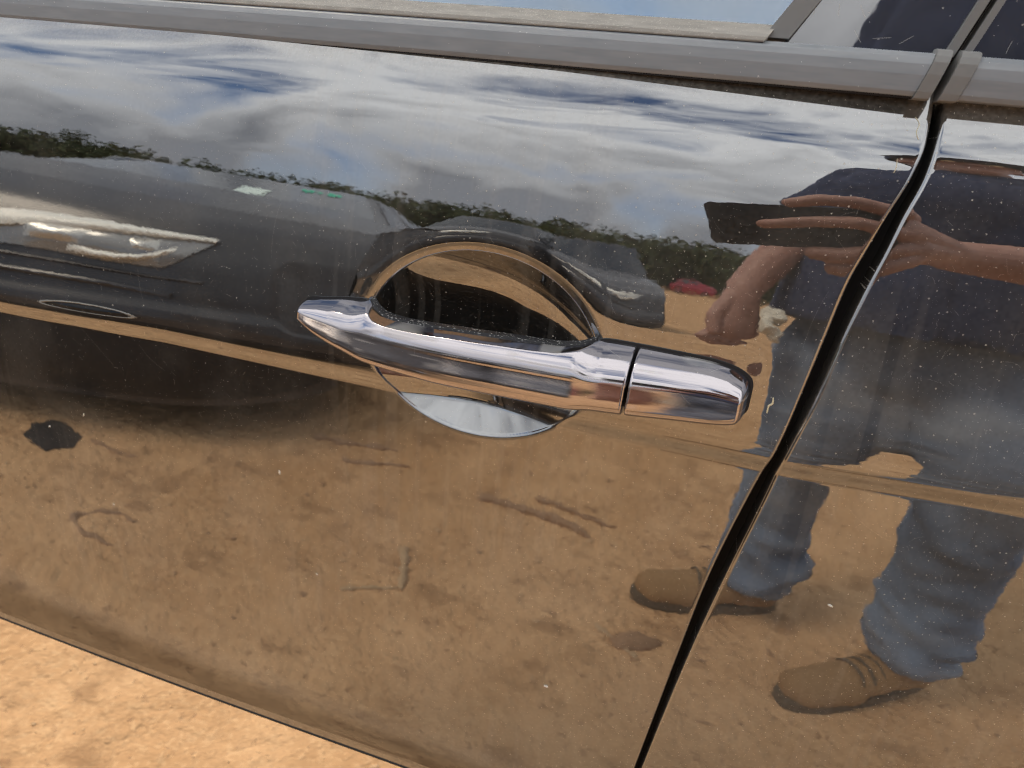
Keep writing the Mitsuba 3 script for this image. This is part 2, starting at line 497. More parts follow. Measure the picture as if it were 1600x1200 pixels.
def inner(x0, x1, name, par):
    zs = np.array([-.440, -.36, -.30, -.2, -.1, -.02, .03, .045])
    lo = np.stack([np.full(8, x0), skin(x0, zs) + .055, zs + ZC], -1)
    hi = np.stack([np.full(8, x1), skin(x1, zs) + .055, zs + ZC], -1)
    m = grid(np.stack([lo, (lo + hi) / 2, hi], 1))
    m.vertices[:, 1] = np.minimum(m.vertices[:, 1], .11)
    put(name, m, 'gap_black', par, smooth=30)


inner(-.80, .020, 'inner_panel', FD)
inner(.045, .85, 'inner_panel', RD)
# the rubber door seal at the bottom of the gap
zs = np.linspace(-.455, .05, 60)
xm = (edge_f(zs) + edge_r(zs)) / 2
put('door_seal', loft([[[x + dx, skin(x, z) + dy, z + ZC] for dx, dy in ((-.010, .016), (.010, .016), (.012, .030), (-.012, .030))] for x, z in zip(xm, zs)]), 'gap_black', car)


def proud(x):
    """The belt moulding stands prouder of the skin towards the rear of the front door."""
    return -.0085 * np.interp(x, [-.30, -.10, .06, .20], [0, .35, 1, 1])


def extrude_x(prof, x0, x1, lean=(0, 0), step=.02, zref=.031):
    """A closed (y, z) profile drawn along the car between two leaning ends."""
    prof = np.asarray(prof, float)
    loops = []
    for t in np.linspace(0, 1, max(2, int(abs(x1 - x0) / step) + 1)):
        l = lean[0] * (1 - t) + lean[1] * t
        x = x0 + (x1 - x0) * t + l * (prof[:, 1] - zref)
        o = proud(x0 + (x1 - x0) * t)
        loops.append(np.stack([x * (1 + o / .365), prof[:, 0] + o + (x + .05) ** 2 / 2 / RX, prof[:, 1] * (1 + o / .365) + ZC], -1))
    return loft(loops)


def rounded(pts, r=.0008, n=3):
    p = Polygon(pts).buffer(-r).buffer(r, quad_segs=n)
    c = np.array(p.exterior.coords)[:-1]
    d = LineString(np.vstack([c, c[:1]]))
    return c


MOULD = rounded([(0.0255, 0.0317), (0.0248, 0.0339), (0.0252, 0.0405), (0.0262, 0.0449), (0.0280, 0.0476), (0.0315, 0.0497), (0.0380, 0.0509), (0.0450, 0.0513), (0.0450, 0.0318)], .0006)
put('belt_moulding', extrude_x(MOULD, -.80, .0615, (0, .30)), 'moulding_metal', FD, smooth=40, label='satin grey metal belt moulding along the front window')
put('belt_moulding', extrude_x(MOULD, .0790, .80, (.30, 0)), 'moulding_metal', RD, smooth=40, label='satin grey metal belt moulding along the rear window')
CAPP = rounded([(0.0242, 0.0308), (0.0238, 0.0339), (0.0242, 0.0410), (0.0254, 0.0460), (0.0276, 0.0488), (0.0315, 0.0513), (0.0380, 0.0528), (0.0450, 0.0534), (0.0450, 0.0310)], .0008)
put('moulding_end_cap', extrude_x(CAPP, .0617, .0680, (.30, .28)), 'grey_rubber', FD, smooth=40)
put('moulding_end_cap', extrude_x(CAPP, .0716, .0787, (.28, .30)), 'grey_rubber', RD, smooth=40)
LIP = [(0.0262, 0.0311), (0.0254, 0.0316), (0.0275, 0.0322), (0.0390, 0.0322), (0.0390, 0.0311)]
put('moulding_lip', extrude_x(LIP, -.80, .0610, (0, 0)), 'dark_plastic', FD)
SEAL = rounded([(0.0290, 0.0490), (0.0305, 0.0515), (0.0360, 0.0544), (0.0425, 0.0583), (0.0460, 0.0587), (0.0460, 0.0490)], .0006)
put('window_seal', extrude_x(SEAL, -.80, -.0035, (0, .5), zref=.05), 'dusty_seal', FD, smooth=40, label='dust covered grey rubber seal at the foot of the front window')


def leaning_panel(x0, x1, l0, l1, z0, z1, y0, tilt, thick=.004, curve=.0):
    """An upright panel above the beltline: edges lean along the car by l0 and l1 metres per metre, the face leans inward by tilt."""
    r = []
    for z in np.linspace(z0, z1, 14):
        xs = np.linspace(x0 + l0 * (z - z0), x1 + l1 * (z - z0), 16)
        r.append(np.stack([xs, y0 + np.tan(np.radians(tilt)) * (z - z0) + curve * (z - z0) ** 2 + (xs + .05) ** 2 / 2 / RX, np.full(16, z + ZC)], -1))
    f = np.array(r)
    b = f + [0, thick, 0]
    F, B = grid(f), grid(b, True)
    rim = np.concatenate([f[0], f[1:, -1], f[-1, ::-1][1:], f[-1:0:-1, 0][1:]])
    rb = rim + [0, thick, 0]
    ring = np.stack([np.vstack([rim, rim[:1]]), np.vstack([rb, rb[:1]])])
    return cat([F, B, grid(ring, True)])


gl = []
for z in np.linspace(.054, .40, 10):
    xs = np.linspace(-.80, -.004 + .60 * (z - .054), 24)
    gl.append(np.stack([xs, .0442 + np.tan(np.radians(14)) * (z - .054) + (xs + .05) ** 2 / 2 / RX, np.full(24, z + ZC)], -1))
put('window_pane', grid(np.array(gl)), 'window_pane', FD, smooth=True, label='front door window pane')
put('window_channel', leaning_panel(-.0045, .0065, .60, .60, .0515, .40, 0.0315, 14, .012), 'grey_rubber', FD, label='grey rubber channel at the rear edge of the front window')
put('pillar_trim', leaning_panel(.0040, .0700, .60, .36, .0490, .40, 0.0352, 7, .006), 'gloss_trim', FD, smooth=40, label='glossy black pillar trim on the front door, scratched and dusty')
put('trim_strip', leaning_panel(.0702, .0742, .36, .36, .0490, .40, 0.0315, 7, .012), 'grey_rubber', FD)
put('trim_strip', leaning_panel(.0768, .0800, .36, .36, .0490, .40, 0.0315, 7, .012), 'grey_rubber', RD)
put('pillar_trim', leaning_panel(.0802, .160, .36, .36, .0490, .40, 0.0352, 7, .006), 'gloss_trim', RD, smooth=40, label='glossy black pillar trim on the rear door')
put('pillar_core', leaning_panel(-.003, .160, .58, .36, .0300, .40, 0.0590, 7, .02), 'gap_black', car)

# ------------------------------------------------------------------ the handle
def unproject(px, y):
    r = RIGHT * (px[0] - 800) / FPX + DOWN * (px[1] - 600) / FPX + FWD
    t = (CAM_D + y) / r[1]
    return r[0] * t, r[2] * t


# outline measured on the handle: x along the car, z above the lens (front face and upper edge)
H_TOP = [(-.2178, -.1002), (-.2150, -.0992), (-.2124, -.0986), (-.2030, -.0973), (-.1930, -.0956), (-.1751, -.0941), (-.1694, -.0962), (-.1644, -.0988), (-.1560, -.0998), (-.1496, -.1000), (-.1211, -.0991), (-.0937, -.0979), (-.0691, -.0966), (-.0600, -.0947),
         (-.0522, -.0922), (-.0440, -.0911), (-.0337, -.0910), (-.0008, -.0914), (.0110, -.0927), (.0179, -.0950), (.0225, -.0980)]
H_BOT = [(-.2178, -.1082), (-.2150, -.1096), (-.2124, -.1106), (-.2025, -.1150), (-.1888, -.1185), (-.1677, -.1215), (-.1508, -.1227), (-.1236, -.1238), (-.0890, -.1234), (-.0560, -.1230), (-.0339, -.1221), (-.0097, -.1202), (.0049, -.1191), (.0130, -.1181), (.0175, -.1168), (.0225, -.1125)]
# HANDLE OUTLINE
ztop, zbot = PchipInterpolator(*np.array(H_TOP).T), PchipInterpolator(*np.array(H_BOT).T)
XL, XR, XG = H_TOP[0][0], H_TOP[-1][0], -.0324


def sm(a, b, x):
    t = np.clip((x - a) / (b - a), 0, 1)
    return t * t * (3 - 2 * t)


_yf = PchipInterpolator([XL, XL + .006, XL + .016, XL + .035, XL + .065, -.11, -.06, XG, XR], [-.014, -.0170, -.0200, -.0250, -.0290, -.0305, -.0293, -.0265, -.0210])


def y_front(x):
    a = _yf(x)
    return a


def y_back(x):
    return .005 - .0165 * sm(-.186, -.168, x) * sm(-.046, -.060, x)


def whole_top(x):
    """Upper outline of the grip before the finger notch is cut away."""
    t = float(np.interp(x, [-.2178, -.2124, -.2030, -.1930, -.1751, -.1000, -.0522, -.0440, .0225], [-.1002, -.0986, -.0965, -.0950, -.0938, -.0926, -.0918, -.0911, -.098]))
    return max(t, float(ztop(x)))


def section(x, zt, zb, yf, yb, n=56):
    a = np.linspace(np.pi / 2, -np.pi / 2, n)
    s, c = np.sin(a), np.cos(a)
    full = zt + whole_top(x) - float(ztop(x))
    split = zb + (full - zb) * .47
    z = np.where(s > 0, split + (full - split) * np.abs(s) ** (2 / 2.1), split - (split - zb) * np.abs(s) ** (2 / 4.6))
    y = np.where(s > 0, yb + (yf - yb) * np.abs(c) ** (2 / 2.3), yb + (yf - yb) * np.abs(c) ** (2 / 5.0))
    y = y + .20 * (z - split) * (s <= 0)      # the face below the ridge leans
    over = np.maximum(z - zt, 0)
    z = z - over * .97
    return np.vstack([np.stack([np.full(n, x), y, z + ZC], -1), [[x, yb, zb + (zt - zb) * f + ZC] for f in (.25, .5, .75)]])


def handle_part(x0, x1, round0, round1, st=90):
    t = np.linspace(0, 1, st)
    u = (1 - np.cos(t * np.pi)) / 2
    xs = x0 + (x1 - x0) * (.5 * t + .5 * u)
    loops = []
    for x in xs:
        zt, zb = float(ztop(x)), float(zbot(x))
        yf, yb = float(y_front(x)), float(y_back(x))
        k = 1.0
        for e, r in ((x - x0, round0), (x1 - x, round1)):
            if r and e < r:
                k = min(k, math.sqrt(max(1 - (1 - e / r) ** 2, 0.0)))
        m, h = (zt + zb) / 2, (zt - zb) / 2
        kk = .94 + .06 * k if max(round0, round1) > .004 else 1 - .03 * (1 - k)
        if k < 1 and (round0 > .004 and x - x0 < round0 or round1 > .004 and x1 - x < round1):
            loops.append(section(x, m + h * kk, m - h * kk, yb + (yf - yb) * max(k, .02), yb))
        else:
            loops.append(section(x, m + h * (.965 + .035 * k), m - h * (.965 + .035 * k), yf + .001 * (1 - k), yb))
    return loft(loops)


put('handle_grip', handle_part(XL, XG - .0006, .0042, .0012, 200), 'chrome', FD, smooth=50, label='chrome pull grip of the door handle')
put('handle_cap', handle_part(XG + .0006, XR, .0012, .0050, 90), 'chrome', FD, smooth=50, label='chrome cap at the rear end of the door handle')
xs = np.linspace(-.183, -.048, 90)
put('handle_back', loft([[[x, y_back(x) + dy, ZC + z] for dy, z in ((.0035, zbot(x) + .004), (-.001, zbot(x) + .002), (-.001, ztop(x) - .001), (.0005, ztop(x) + .0012), (.0050, ztop(x) + .0016), (.0075, ztop(x) - .001))] for x in xs]),
    'speckled_plastic', FD, smooth=30, label='rough black plastic back of the handle, speckled with dust')


def foot(x0, x1, grow):
    xs = np.linspace(x0, x1, 60)
    pts = [(x, float(ztop(x))) for x in xs] + [(x, float(zbot(x))) for x in xs[::-1]]
    p = Polygon(pts).buffer(-.006).buffer(.006 + grow, quad_segs=12)
    m = trimesh.creation.extrude_polygon(p, .012, engine='earcut')
    v = m.vertices.copy()
    y = skin(v[:, 0], v[:, 1]) - .0008 + .010 * (1 - v[:, 2] / .012)
    m.vertices = np.stack([v[:, 0], y, v[:, 1] + ZC], -1)
    m.fix_normals()
    return m


put('handle_gasket', foot(XL, -.176, .0011), 'dark_plastic', FD)
put('handle_gasket', foot(-.0540, XR, .0008), 'dark_plastic', FD)
put('handle_core', box(XG - .004, XG + .004, -.012, .004, ZC + float(zbot(XG)) + .006, ZC + float(ztop(XG)) - .006), 'gap_black', FD)

# ------------------------------------------------------------------ things lying on the ground, seen in the door's mirror
def flat_scrap(x, y, r, h, seed, col, name, label, ct, squash=(1, 1), rot=0.0):
    g = np.random.default_rng(seed)
    n = 26
    th = np.linspace(0, 2 * np.pi, n, endpoint=False)
    rad = r * (1 + .16 * (meshkit.noise(np.stack([np.cos(th) * 2.6 + seed, np.sin(th) * 2.6, th * 0], -1)) - .5) * 2 + .13 * (g.random(n) - .5))
    c, s_ = math.cos(rot), math.sin(rot)
    P = []
    for k in (0.02, .35, .7, .92, 1.0):
        u, v = rad * k * np.cos(th) * squash[0], rad * k * np.sin(th) * squash[1]
        px, py = x + u * c - v * s_, y + u * s_ + v * c
        top = h * (1 - k ** 3) * (.6 + .8 * meshkit.noise(np.stack([px * 60, py * 60, px * 0], -1)))
        P.append(np.stack([px, py, ground_z(px, py) + .004 + top], -1))
    P.append(P[-1] * [1, 1, 1] - [0, 0, .02])
    P = np.array(P)
    P = np.concatenate([P, P[:, :1]], 1)
    k = put(name, grid(P, True), col, smooth=40)
    labels[k] = {'label': label, 'category': ct}


def stick(a, b, r, col, name, label, ct, bend=.02, seed=1):
    g = np.random.default_rng(seed)
    t = np.linspace(0, 1, 14)
    p = np.array(a)[None] * (1 - t[:, None]) + np.array(b)[None] * t[:, None]
    d = p[-1] - p[0]
    nrm = np.array([-d[1], d[0]]) / (np.hypot(*d) + 1e-9)
    p = p + nrm[None] * (np.sin(t * 3.1 + seed) * bend + (g.random(14) - .5) * bend * .4)[:, None]
    z = ground_z(p[:, 0], p[:, 1]) + r * .15
    rr = r * (1 - .35 * t) * (1 + 1.0 * (g.random(14) - .5))
    rr[0] *= .6
    rr[-1] *= .4
    k = put(name, tube(np.column_stack([p, z]), rr, 9), col, smooth=40)
    labels[k] = {'label': label, 'category': ct}


flat_scrap(-1.63, -.66, .085, .012, 3, 'dark_rag', 'dark_scrap', 'flat black scrap lying on the dirt, mirrored at far left below the crease', 'scrap', (1.2, .8), .4)
flat_scrap(-.015, -.635, .034, .020, 5, 'bark', 'dark_leaf_litter', 'dark crumpled leaf beside a curved bark strip, mirrored left of the boots', 'leaf', (1.5, .8), -.5)
stick((-.09, -.66), (-.012, -.575), .007, 'pale_wood', 'bark_strip', 'curved tan bark strip beside the dark leaf', 'bark', .012, 2)
stick((-.550, -.715), (-.492, -.565), .012, 'pale_wood', 'twig', 'straight pale twig upright in the mirror below the handle', 'twig', .004, 3)
stick((-.600, -.500), (-.500, -.575), .006, 'pale_wood', 'twig', 'short pale twig meeting the upright one at its lower end', 'twig', .006, 4)
stick((-1.02, -1.09), (-.78, -1.15), .012, 'bark', 'bark_strip', 'long dark bark strip mirrored under the handle recess', 'bark', .012, 6)
stick((-.88, -1.02), (-.70, -1.06), .010, 'bark', 'bark_strip', 'shorter dark bark strip lying nearer than the long one', 'bark', .015, 8)
stick((-.47, -1.03), (-.17, -.96), .013, 'bark', 'bark_strip', 'long broken bark strip mirrored right of centre', 'bark', .022, 9)
stick((-.34, -1.06), (-.12, -1.07), .009, 'bark', 'bark_strip', 'thin dark bark strip behind the broken one', 'bark', .02, 11)
stick((-1.52, -.70), (-1.36, -.72), .006, 'bark', 'twig', 'thin dark twig beside the black scrap', 'twig', .01, 12)
th = np.linspace(.9, 5.1, 30)
ring = np.stack([-1.17 + .085 * np.cos(th) * (1 + .15 * np.sin(3 * th) + .04 * np.sin(9 * th)), -.42 + (.055 + .006 * np.sin(7 * th + 1)) * np.sin(th), 0 * th], -1)
ring[:, 2] = ground_z(ring[:, 0], ring[:, 1]) + .002 * np.sin(th * 7)
k = put('bark_curl', tube(ring, .0065 * (1 + .55 * np.sin(th * 5)), 8), 'bark', smooth=40)
labels[k] = {'label': 'curled ring of dark bark on the dirt, mirrored at left', 'category': 'bark'}
# loose stones and crumbs of earth
st = []
base = trimesh.creation.icosphere(subdivisions=1)
for i in range(2200):
    x, y = rng.uniform(-2.5, 1.2), rng.uniform(-2.0, 1.5)
    r = .0015 + .0055 * rng.random() ** 5 + .007 * (rng.random() > .985)
    m = base.vertices * (r * (1 + .35 * (rng.random((len(base.vertices), 1)) - .5))) * [1, .6 + .6 * rng.random(), .55]
    a = rng.random() * 6.28
    m = m @ np.array([[math.cos(a), math.sin(a), 0], [-math.sin(a), math.cos(a), 0], [0, 0, 1]])
    st.append((m, x, y))
zz = ground_z(np.array([q[1] for q in st]), np.array([q[2] for q in st]))
V = np.concatenate([m + [x, y, z + .0008] for (m, x, y), z in zip(st, zz)])
F = np.concatenate([base.faces + i * len(base.vertices) for i in range(len(st))])
scene['gravel'] = mikit.ply(trimesh.Trimesh(V, F, process=False), 'stone', smooth=False)
labels['gravel'] = {'kind': 'stuff', 'label': 'small stones and crumbs scattered over the orange dirt', 'category': 'gravel'}

# leaves, splinters and flat crumbs of bark
lv = []
for i in range(170):
    x, y = rng.uniform(-2.4, .9), rng.uniform(-1.9, 1.3)
    l, w = .006 + .030 * rng.random() ** 3, .0015 + .005 * rng.random() ** 2
    a = rng.random() * 6.28
    n = 8
    t = np.linspace(0, 1, n)
    half = w * np.sin(np.pi * np.clip(t, .04, .96)) ** .7 * (1 + .5 * (rng.random(n) - .5))
    cu = .3 * l * (rng.random() - .5) * np.sin(t * 3.14)
    up = .004 * rng.random() * np.sin(t * 3.14) + .0012
    P = np.stack([np.stack([l * (t - .5), cu + s_ * half, up + abs(s_) * .0015 * rng.random() - (1 - abs(s_)) * 0], -1) for s_ in (-1, 0, 1)], 1)
    R2 = np.array([[math.cos(a), -math.sin(a)], [math.sin(a), math.cos(a)]])
    P[..., :2] = P[..., :2] @ R2.T + [x, y]
    P[..., 2] += ground_z(P[..., 0], P[..., 1])
    lv.append(grid(P))
scene['leaf_litter'] = mikit.ply(cat(lv), 'bark', smooth=True)
labels['leaf_litter'] = {'kind': 'stuff', 'label': 'dry leaves and bark crumbs strewn over the orange dirt', 'category': 'leaf litter'}

# ------------------------------------------------------------------ the photographer
person = thing('person', 'person in navy shirt, blue jeans and tan boots holding a phone before the doors', 'person')
hip = np.array([.285, -.80, .90])
kneeL, kneeR = np.array([.205, -.80, .46]), np.array([.440, -.68, .47])
ankL, ankR = np.array([.195, -.845, .11]), np.array([.455, -.715, .11])


def folds(amp, f, zf):
    def fn(v):
        p = v * [f, f, zf]
        return amp * (meshkit.fbm(p + 3.3, 3, 4) - .5) * 2
    return fn


J = limb([[(hip + [.0, .0, -.05], .115), (hip + [.02, .03, -.19], .072)],
          [(hip + [-.02, 0, .0], .135), (hip + [.05, .0, .0], .135)],
          [(hip + [-.07, .0, -.06], .115), (kneeL + [0, 0, .16], .098), (kneeL, .078), (ankL + [0, 0, .20], .074), (ankL + [0, 0, .05], .080)],
          [(hip + [.09, .02, -.06], .115), (kneeR + [0, 0, .16], .100), (kneeR, .082), (ankR + [0, 0, .20], .078), (ankR + [0, 0, .05], .084)]], 28)
jm = soft(J, .016, 10)
v = np.array(jm.vertices)
nn = jm.vertex_normals
low = np.exp(-((v[:, 2] - .16) / .12) ** 2) + .55 * np.exp(-((v[:, 2] - .47) / .09) ** 2) + .25
amp = .017 * low * (np.sin(v[:, 2] * 85 + 9 * meshkit.noise(v * 9) + v[:, 0] * 22) * .28 + (meshkit.fbm(v * [13, 13, 24] + (meshkit.noise(v * 6) * 2.2)[:, None], 3, 2) - .5) * 2.8)
jm.vertices = v + nn * amp[:, None]
put('jeans', jm, 'denim', person, smooth=True, label='blue jeans bunched at the ankles')


def boot(toe, heel, i):
    toe, heel = np.array([*toe, .0]), np.array([*heel, .0])
    d = (toe - heel) / np.linalg.norm(toe - heel)
    s = np.array([-d[1], d[0], 0])
    L = np.linalg.norm(toe - heel)
    P = lambda u, w, h: heel + d * L * u + s * w + np.array([0, 0, h])
    up = limb([[(P(.13, 0, .055), .040), (P(.35, 0, .065), .044), (P(.62, 0, .048), .043), (P(.86, .004, .044), .038)], [(P(.60, .012, .042), .038), (P(.86, .012, .040), .034)], [(P(.60, -.012, .042), .038), (P(.84, -.010, .040), .034)],
               [(P(.14, 0, .06), .040), (P(.17, 0, .125), .044)], [(P(.36, 0, .065), .042), (P(.25, 0, .12), .042)]], 24)
    up = up.trim_by_plane((0, 0, 1), .022)
    m = soft(up, .009, 8)
    b = put('boot', m, 'tan_suede', person, smooth=True)
    n = 40
    a = np.linspace(0, 2 * np.pi, n, endpoint=False)
    u, w = np.cos(a), np.sin(a)
    px = .5 + .5 * np.sign(u) * np.abs(u) ** .8
    wid = .036 + .013 * np.clip((px - .3) / .5, 0, 1)
    out = np.array([P(x, ww * w_, 0) for x, ww, w_ in zip(px * 1.0, wid, np.sign(w) * np.abs(w) ** .75)])
    put('sole', loft([out + [0, 0, .002], out * 1 + [0, 0, .012], out + [0, 0, .027]]), 'boot_sole', b, smooth=40)
    lace = []
    for uu in (.44, .51, .58):
        c = [P(uu, .040 * math.sin(q), .058 + .045 * math.cos(q)) for q in np.linspace(-1.1, 1.1, 10)]
        lace.append(tube(c, .0028, 6))
    put('laces', cat(lace), 'boot_sole', b, smooth=40)


boot((-.045, -.785), (.255, -.875), 0)
boot((.245, -.570), (.520, -.745), 1)

SHL, SHR = np.array([.215, -.765, 1.405]), np.array([.470, -.690, 1.415])
chest = (SHL + SHR) / 2 + [0, 0, -.13]
B = limb([[(hip + [-.035, 0, -.01], .170), (hip + [-.03, 0, .20], .145), (chest + [-.06, 0, 0], .150), (chest + [-.07, 0, .07], .120)],
          [(hip + [.065, 0, -.01], .170), (hip + [.05, 0, .20], .145), (chest + [.07, 0, 0], .150), (chest + [.08, 0, .07], .120)],
          [(SHL + [.05, 0, 0], .080), (SHR - [.05, 0, 0], .080)], [(chest + [0, 0, .11], .10), ((SHL + SHR) / 2 + [0, .0, .06], .072)],
          [(SHL, .070), (np.array([.130, -.775, 1.21]), .056)], [(SHR, .078), (np.array([.560, -.700, 1.20]), .074)]], 28)
B = B.trim_by_plane((.0, .0, 1.0), .918)
bm = soft(B, .018, 8, folds(.010, 8, 13))
put('shirt', bm, 'navy_cloth', person, smooth=True)
# bare skin: forearms, hands, neck and head in one surface
ELL, WRL = np.array([.115, -.770, 1.065]), np.array([.040, -.715, .945])
ELR, WRR = np.array([.430, -.500, 1.050]), np.array([.205, -.400, 1.030])
HL = [[(np.array([.130, -.775, 1.22]), .042), (ELL, .035), (ELL * .55 + WRL * .45, .034), (WRL, .025)]]
palm = WRL + np.array([-.012, .012, -.058])
HL += [[(WRL, .027), (palm, .030)], [(WRL, .026), (palm + [.02, -.015, .0], .026)], [(palm, .028), (palm + [.02, -.015, .0], .026)]]
for q, (o, l) in enumerate([((-.018, .012, -.010), 1.0), ((-.006, .004, -.016), 1.08), ((.010, -.008, -.014), 1.0), ((.024, -.020, -.006), .85)]):
    a0 = palm + np.array(o)
    HL.append([(a0, .0125), (a0 + np.array([-.016, .012, -.024]) * l, .0110), (a0 + np.array([-.010, .002, -.044]) * l, .0098), (a0 + np.array([.004, -.010, -.040]) * l, .0088)])
HL.append([(WRL + [-.014, .016, -.015], .015), (WRL + [-.034, .034, -.042], .0125), (WRL + [-.030, .042, -.068], .0105)])
# phone frame of reference: image axes of the camera
def cam(u, w, f):
    return EYE + RIGHT * u + DOWN * w - FWD * f


HR = [[(np.array([.555, -.70, 1.21]), .054), (ELR, .047), (ELR * .5 + WRR * .5, .043), (WRR, .030)]]
pb = cam(.140, -.024, .030)
HR += [[(WRR, .028), (pb, .030)], [(WRR, .026), (cam(.150, .008, .034), .024)], [(pb, .026), (cam(.150, .006, .034), .022)]]
FI = [[cam(.150, -.058, .014), cam(.120, -.075, -.006), cam(.092, -.078, -.016), cam(.068, -.070, -.018)],
      [cam(.146, -.022, .010), cam(.118, -.040, -.015), cam(.082, -.038, -.020), cam(.042, -.028, -.018)],
      [cam(.150, .006, .016), cam(.124, .012, -.010), cam(.100, .016, -.016), cam(.080, .014, -.016)],
      [cam(.152, .022, .022), cam(.132, .030, -.002), cam(.112, .032, -.012), cam(.096, .030, -.014)]]
for ch in FI:
    HR.append([(p, r) for p, r in zip(ch, (.0125, .0112, .0102, .0088))])
HR.append([(cam(.150, -.05, .034), .015), (cam(.120, -.045, .034), .0125), (cam(.088, -.036, .030), .0105)])
neck = (SHL + SHR) / 2 + np.array([.0, .0, .05])
head = neck + np.array([-.010, .030, .135])
Hd = [[(neck - [0, .01, .10], .060), (neck + [0, .02, .05], .055)], [(head + [0, -.02, .03], .092), (head + [0, .0, .015], .090)], [(head + [0, .01, 0], .075), (head + [-.004, .045, -.085], .040)], [(neck + [0, .02, .05], .050), (head, .06)],
      [(head + [-.004, .088, .0], .012), (head + [-.006, .112, -.034], .013)], [(head + [-.08, -.005, .0], .012), (head + [-.084, -.012, -.03], .009)], [(head + [.08, -.005, 0], .012), (head + [.084, -.012, -.03], .009)]]
sk = limb(HL, 20) + limb(HR, 20) + limb(Hd, 24)
put('body', soft(sk, .006, 7), 'skin_tone', person, smooth=True)
hm = icos(head + [0, -.012, .040], [.106, .118, .095], 3)
hm.vertices += hm.vertex_normals * (.004 * (meshkit.fbm(np.array(hm.vertices) * 30, 3, 6) - .5))[:, None]
hm = hm.slice_plane(head + [0, 0, .018], [0, -.25, 1.0])
put('cap', hm, 'navy_cloth', person, smooth=True)
aa = np.linspace(-1.25, 1.25, 24)
br = np.array([[head + [r * .100 * math.sin(q), -.012 + .112 * math.cos(q) * (1 if r == 1 else 1) + (r - 1) * .21 * math.cos(q * .9), .030 - (r - 1) * .085 + .012 * math.cos(q)] for q in aa] for r in (.97, 1.15, 1.34)])
bt = br - [0, 0, .004]
put('cap_peak', cat([grid(br), grid(bt, True)]), 'navy_cloth', person, smooth=True)
for sx in (-.034, .030):
    put('eye', icos(head + [sx, .086, .012], .0115, 2), 'lamp_white', person, smooth=True)

# the phone held in the right hand, its lens where the picture is taken from
phone = thing('phone', 'dark phone held sideways in the right hand of the person', 'phone')
pp = Polygon([(-.010, -.056), (.136, -.056), (.136, .0045), (-.010, .0045)]).buffer(.008, quad_segs=8)
pm = cat([trimesh.creation.extrude_polygon(pp, .0072, engine='earcut'), trimesh.creation.extrude_polygon(pp.buffer(-.0012), .0090, engine='earcut').apply_translation([0, 0, -.0009])])
pm.apply_translation([0, 0, .0040])
M4 = np.eye(4)
M4[:3, :3] = np.stack([RIGHT, DOWN, -FWD], 1)
M4[:3, 3] = EYE
pm.apply_transform(M4)
pm.fix_normals()
put('case', pm, 'phone_body', phone, smooth=30)
for cx, cy in ((.0, .0), (.0, -.022), (.020, -.011)):
    rg = tube([[cx + .0078 * math.cos(a), cy + .0078 * math.sin(a), .0026] for a in np.linspace(0, 2 * np.pi, 28, endpoint=False)], .0012, 6, True)
    rg.apply_transform(M4)
    rg.fix_normals()
    put('lens_ring', rg, 'lens_glass', phone, smooth=40)

# a rag showing beside the hip
rg = limb([[((.078, -.70, .918), .009), ((.097, -.700, .914), .011)], [((.078, -.70, .918), .009), ((.084, -.69, .898), .011), ((.096, -.690, .889), .009)]], 20)
rgm = soft(rg, .0045, 3, lambda v: .007 * (meshkit.fbm(v * [55, 55, 150], 3, 3) - .5) * 2)
k = put('crumpled_rag', rgm, 'white_rag', smooth=True)
labels[k] = {'label': 'crumpled off white rag hanging at the left hip of the person', 'category': 'rag'}
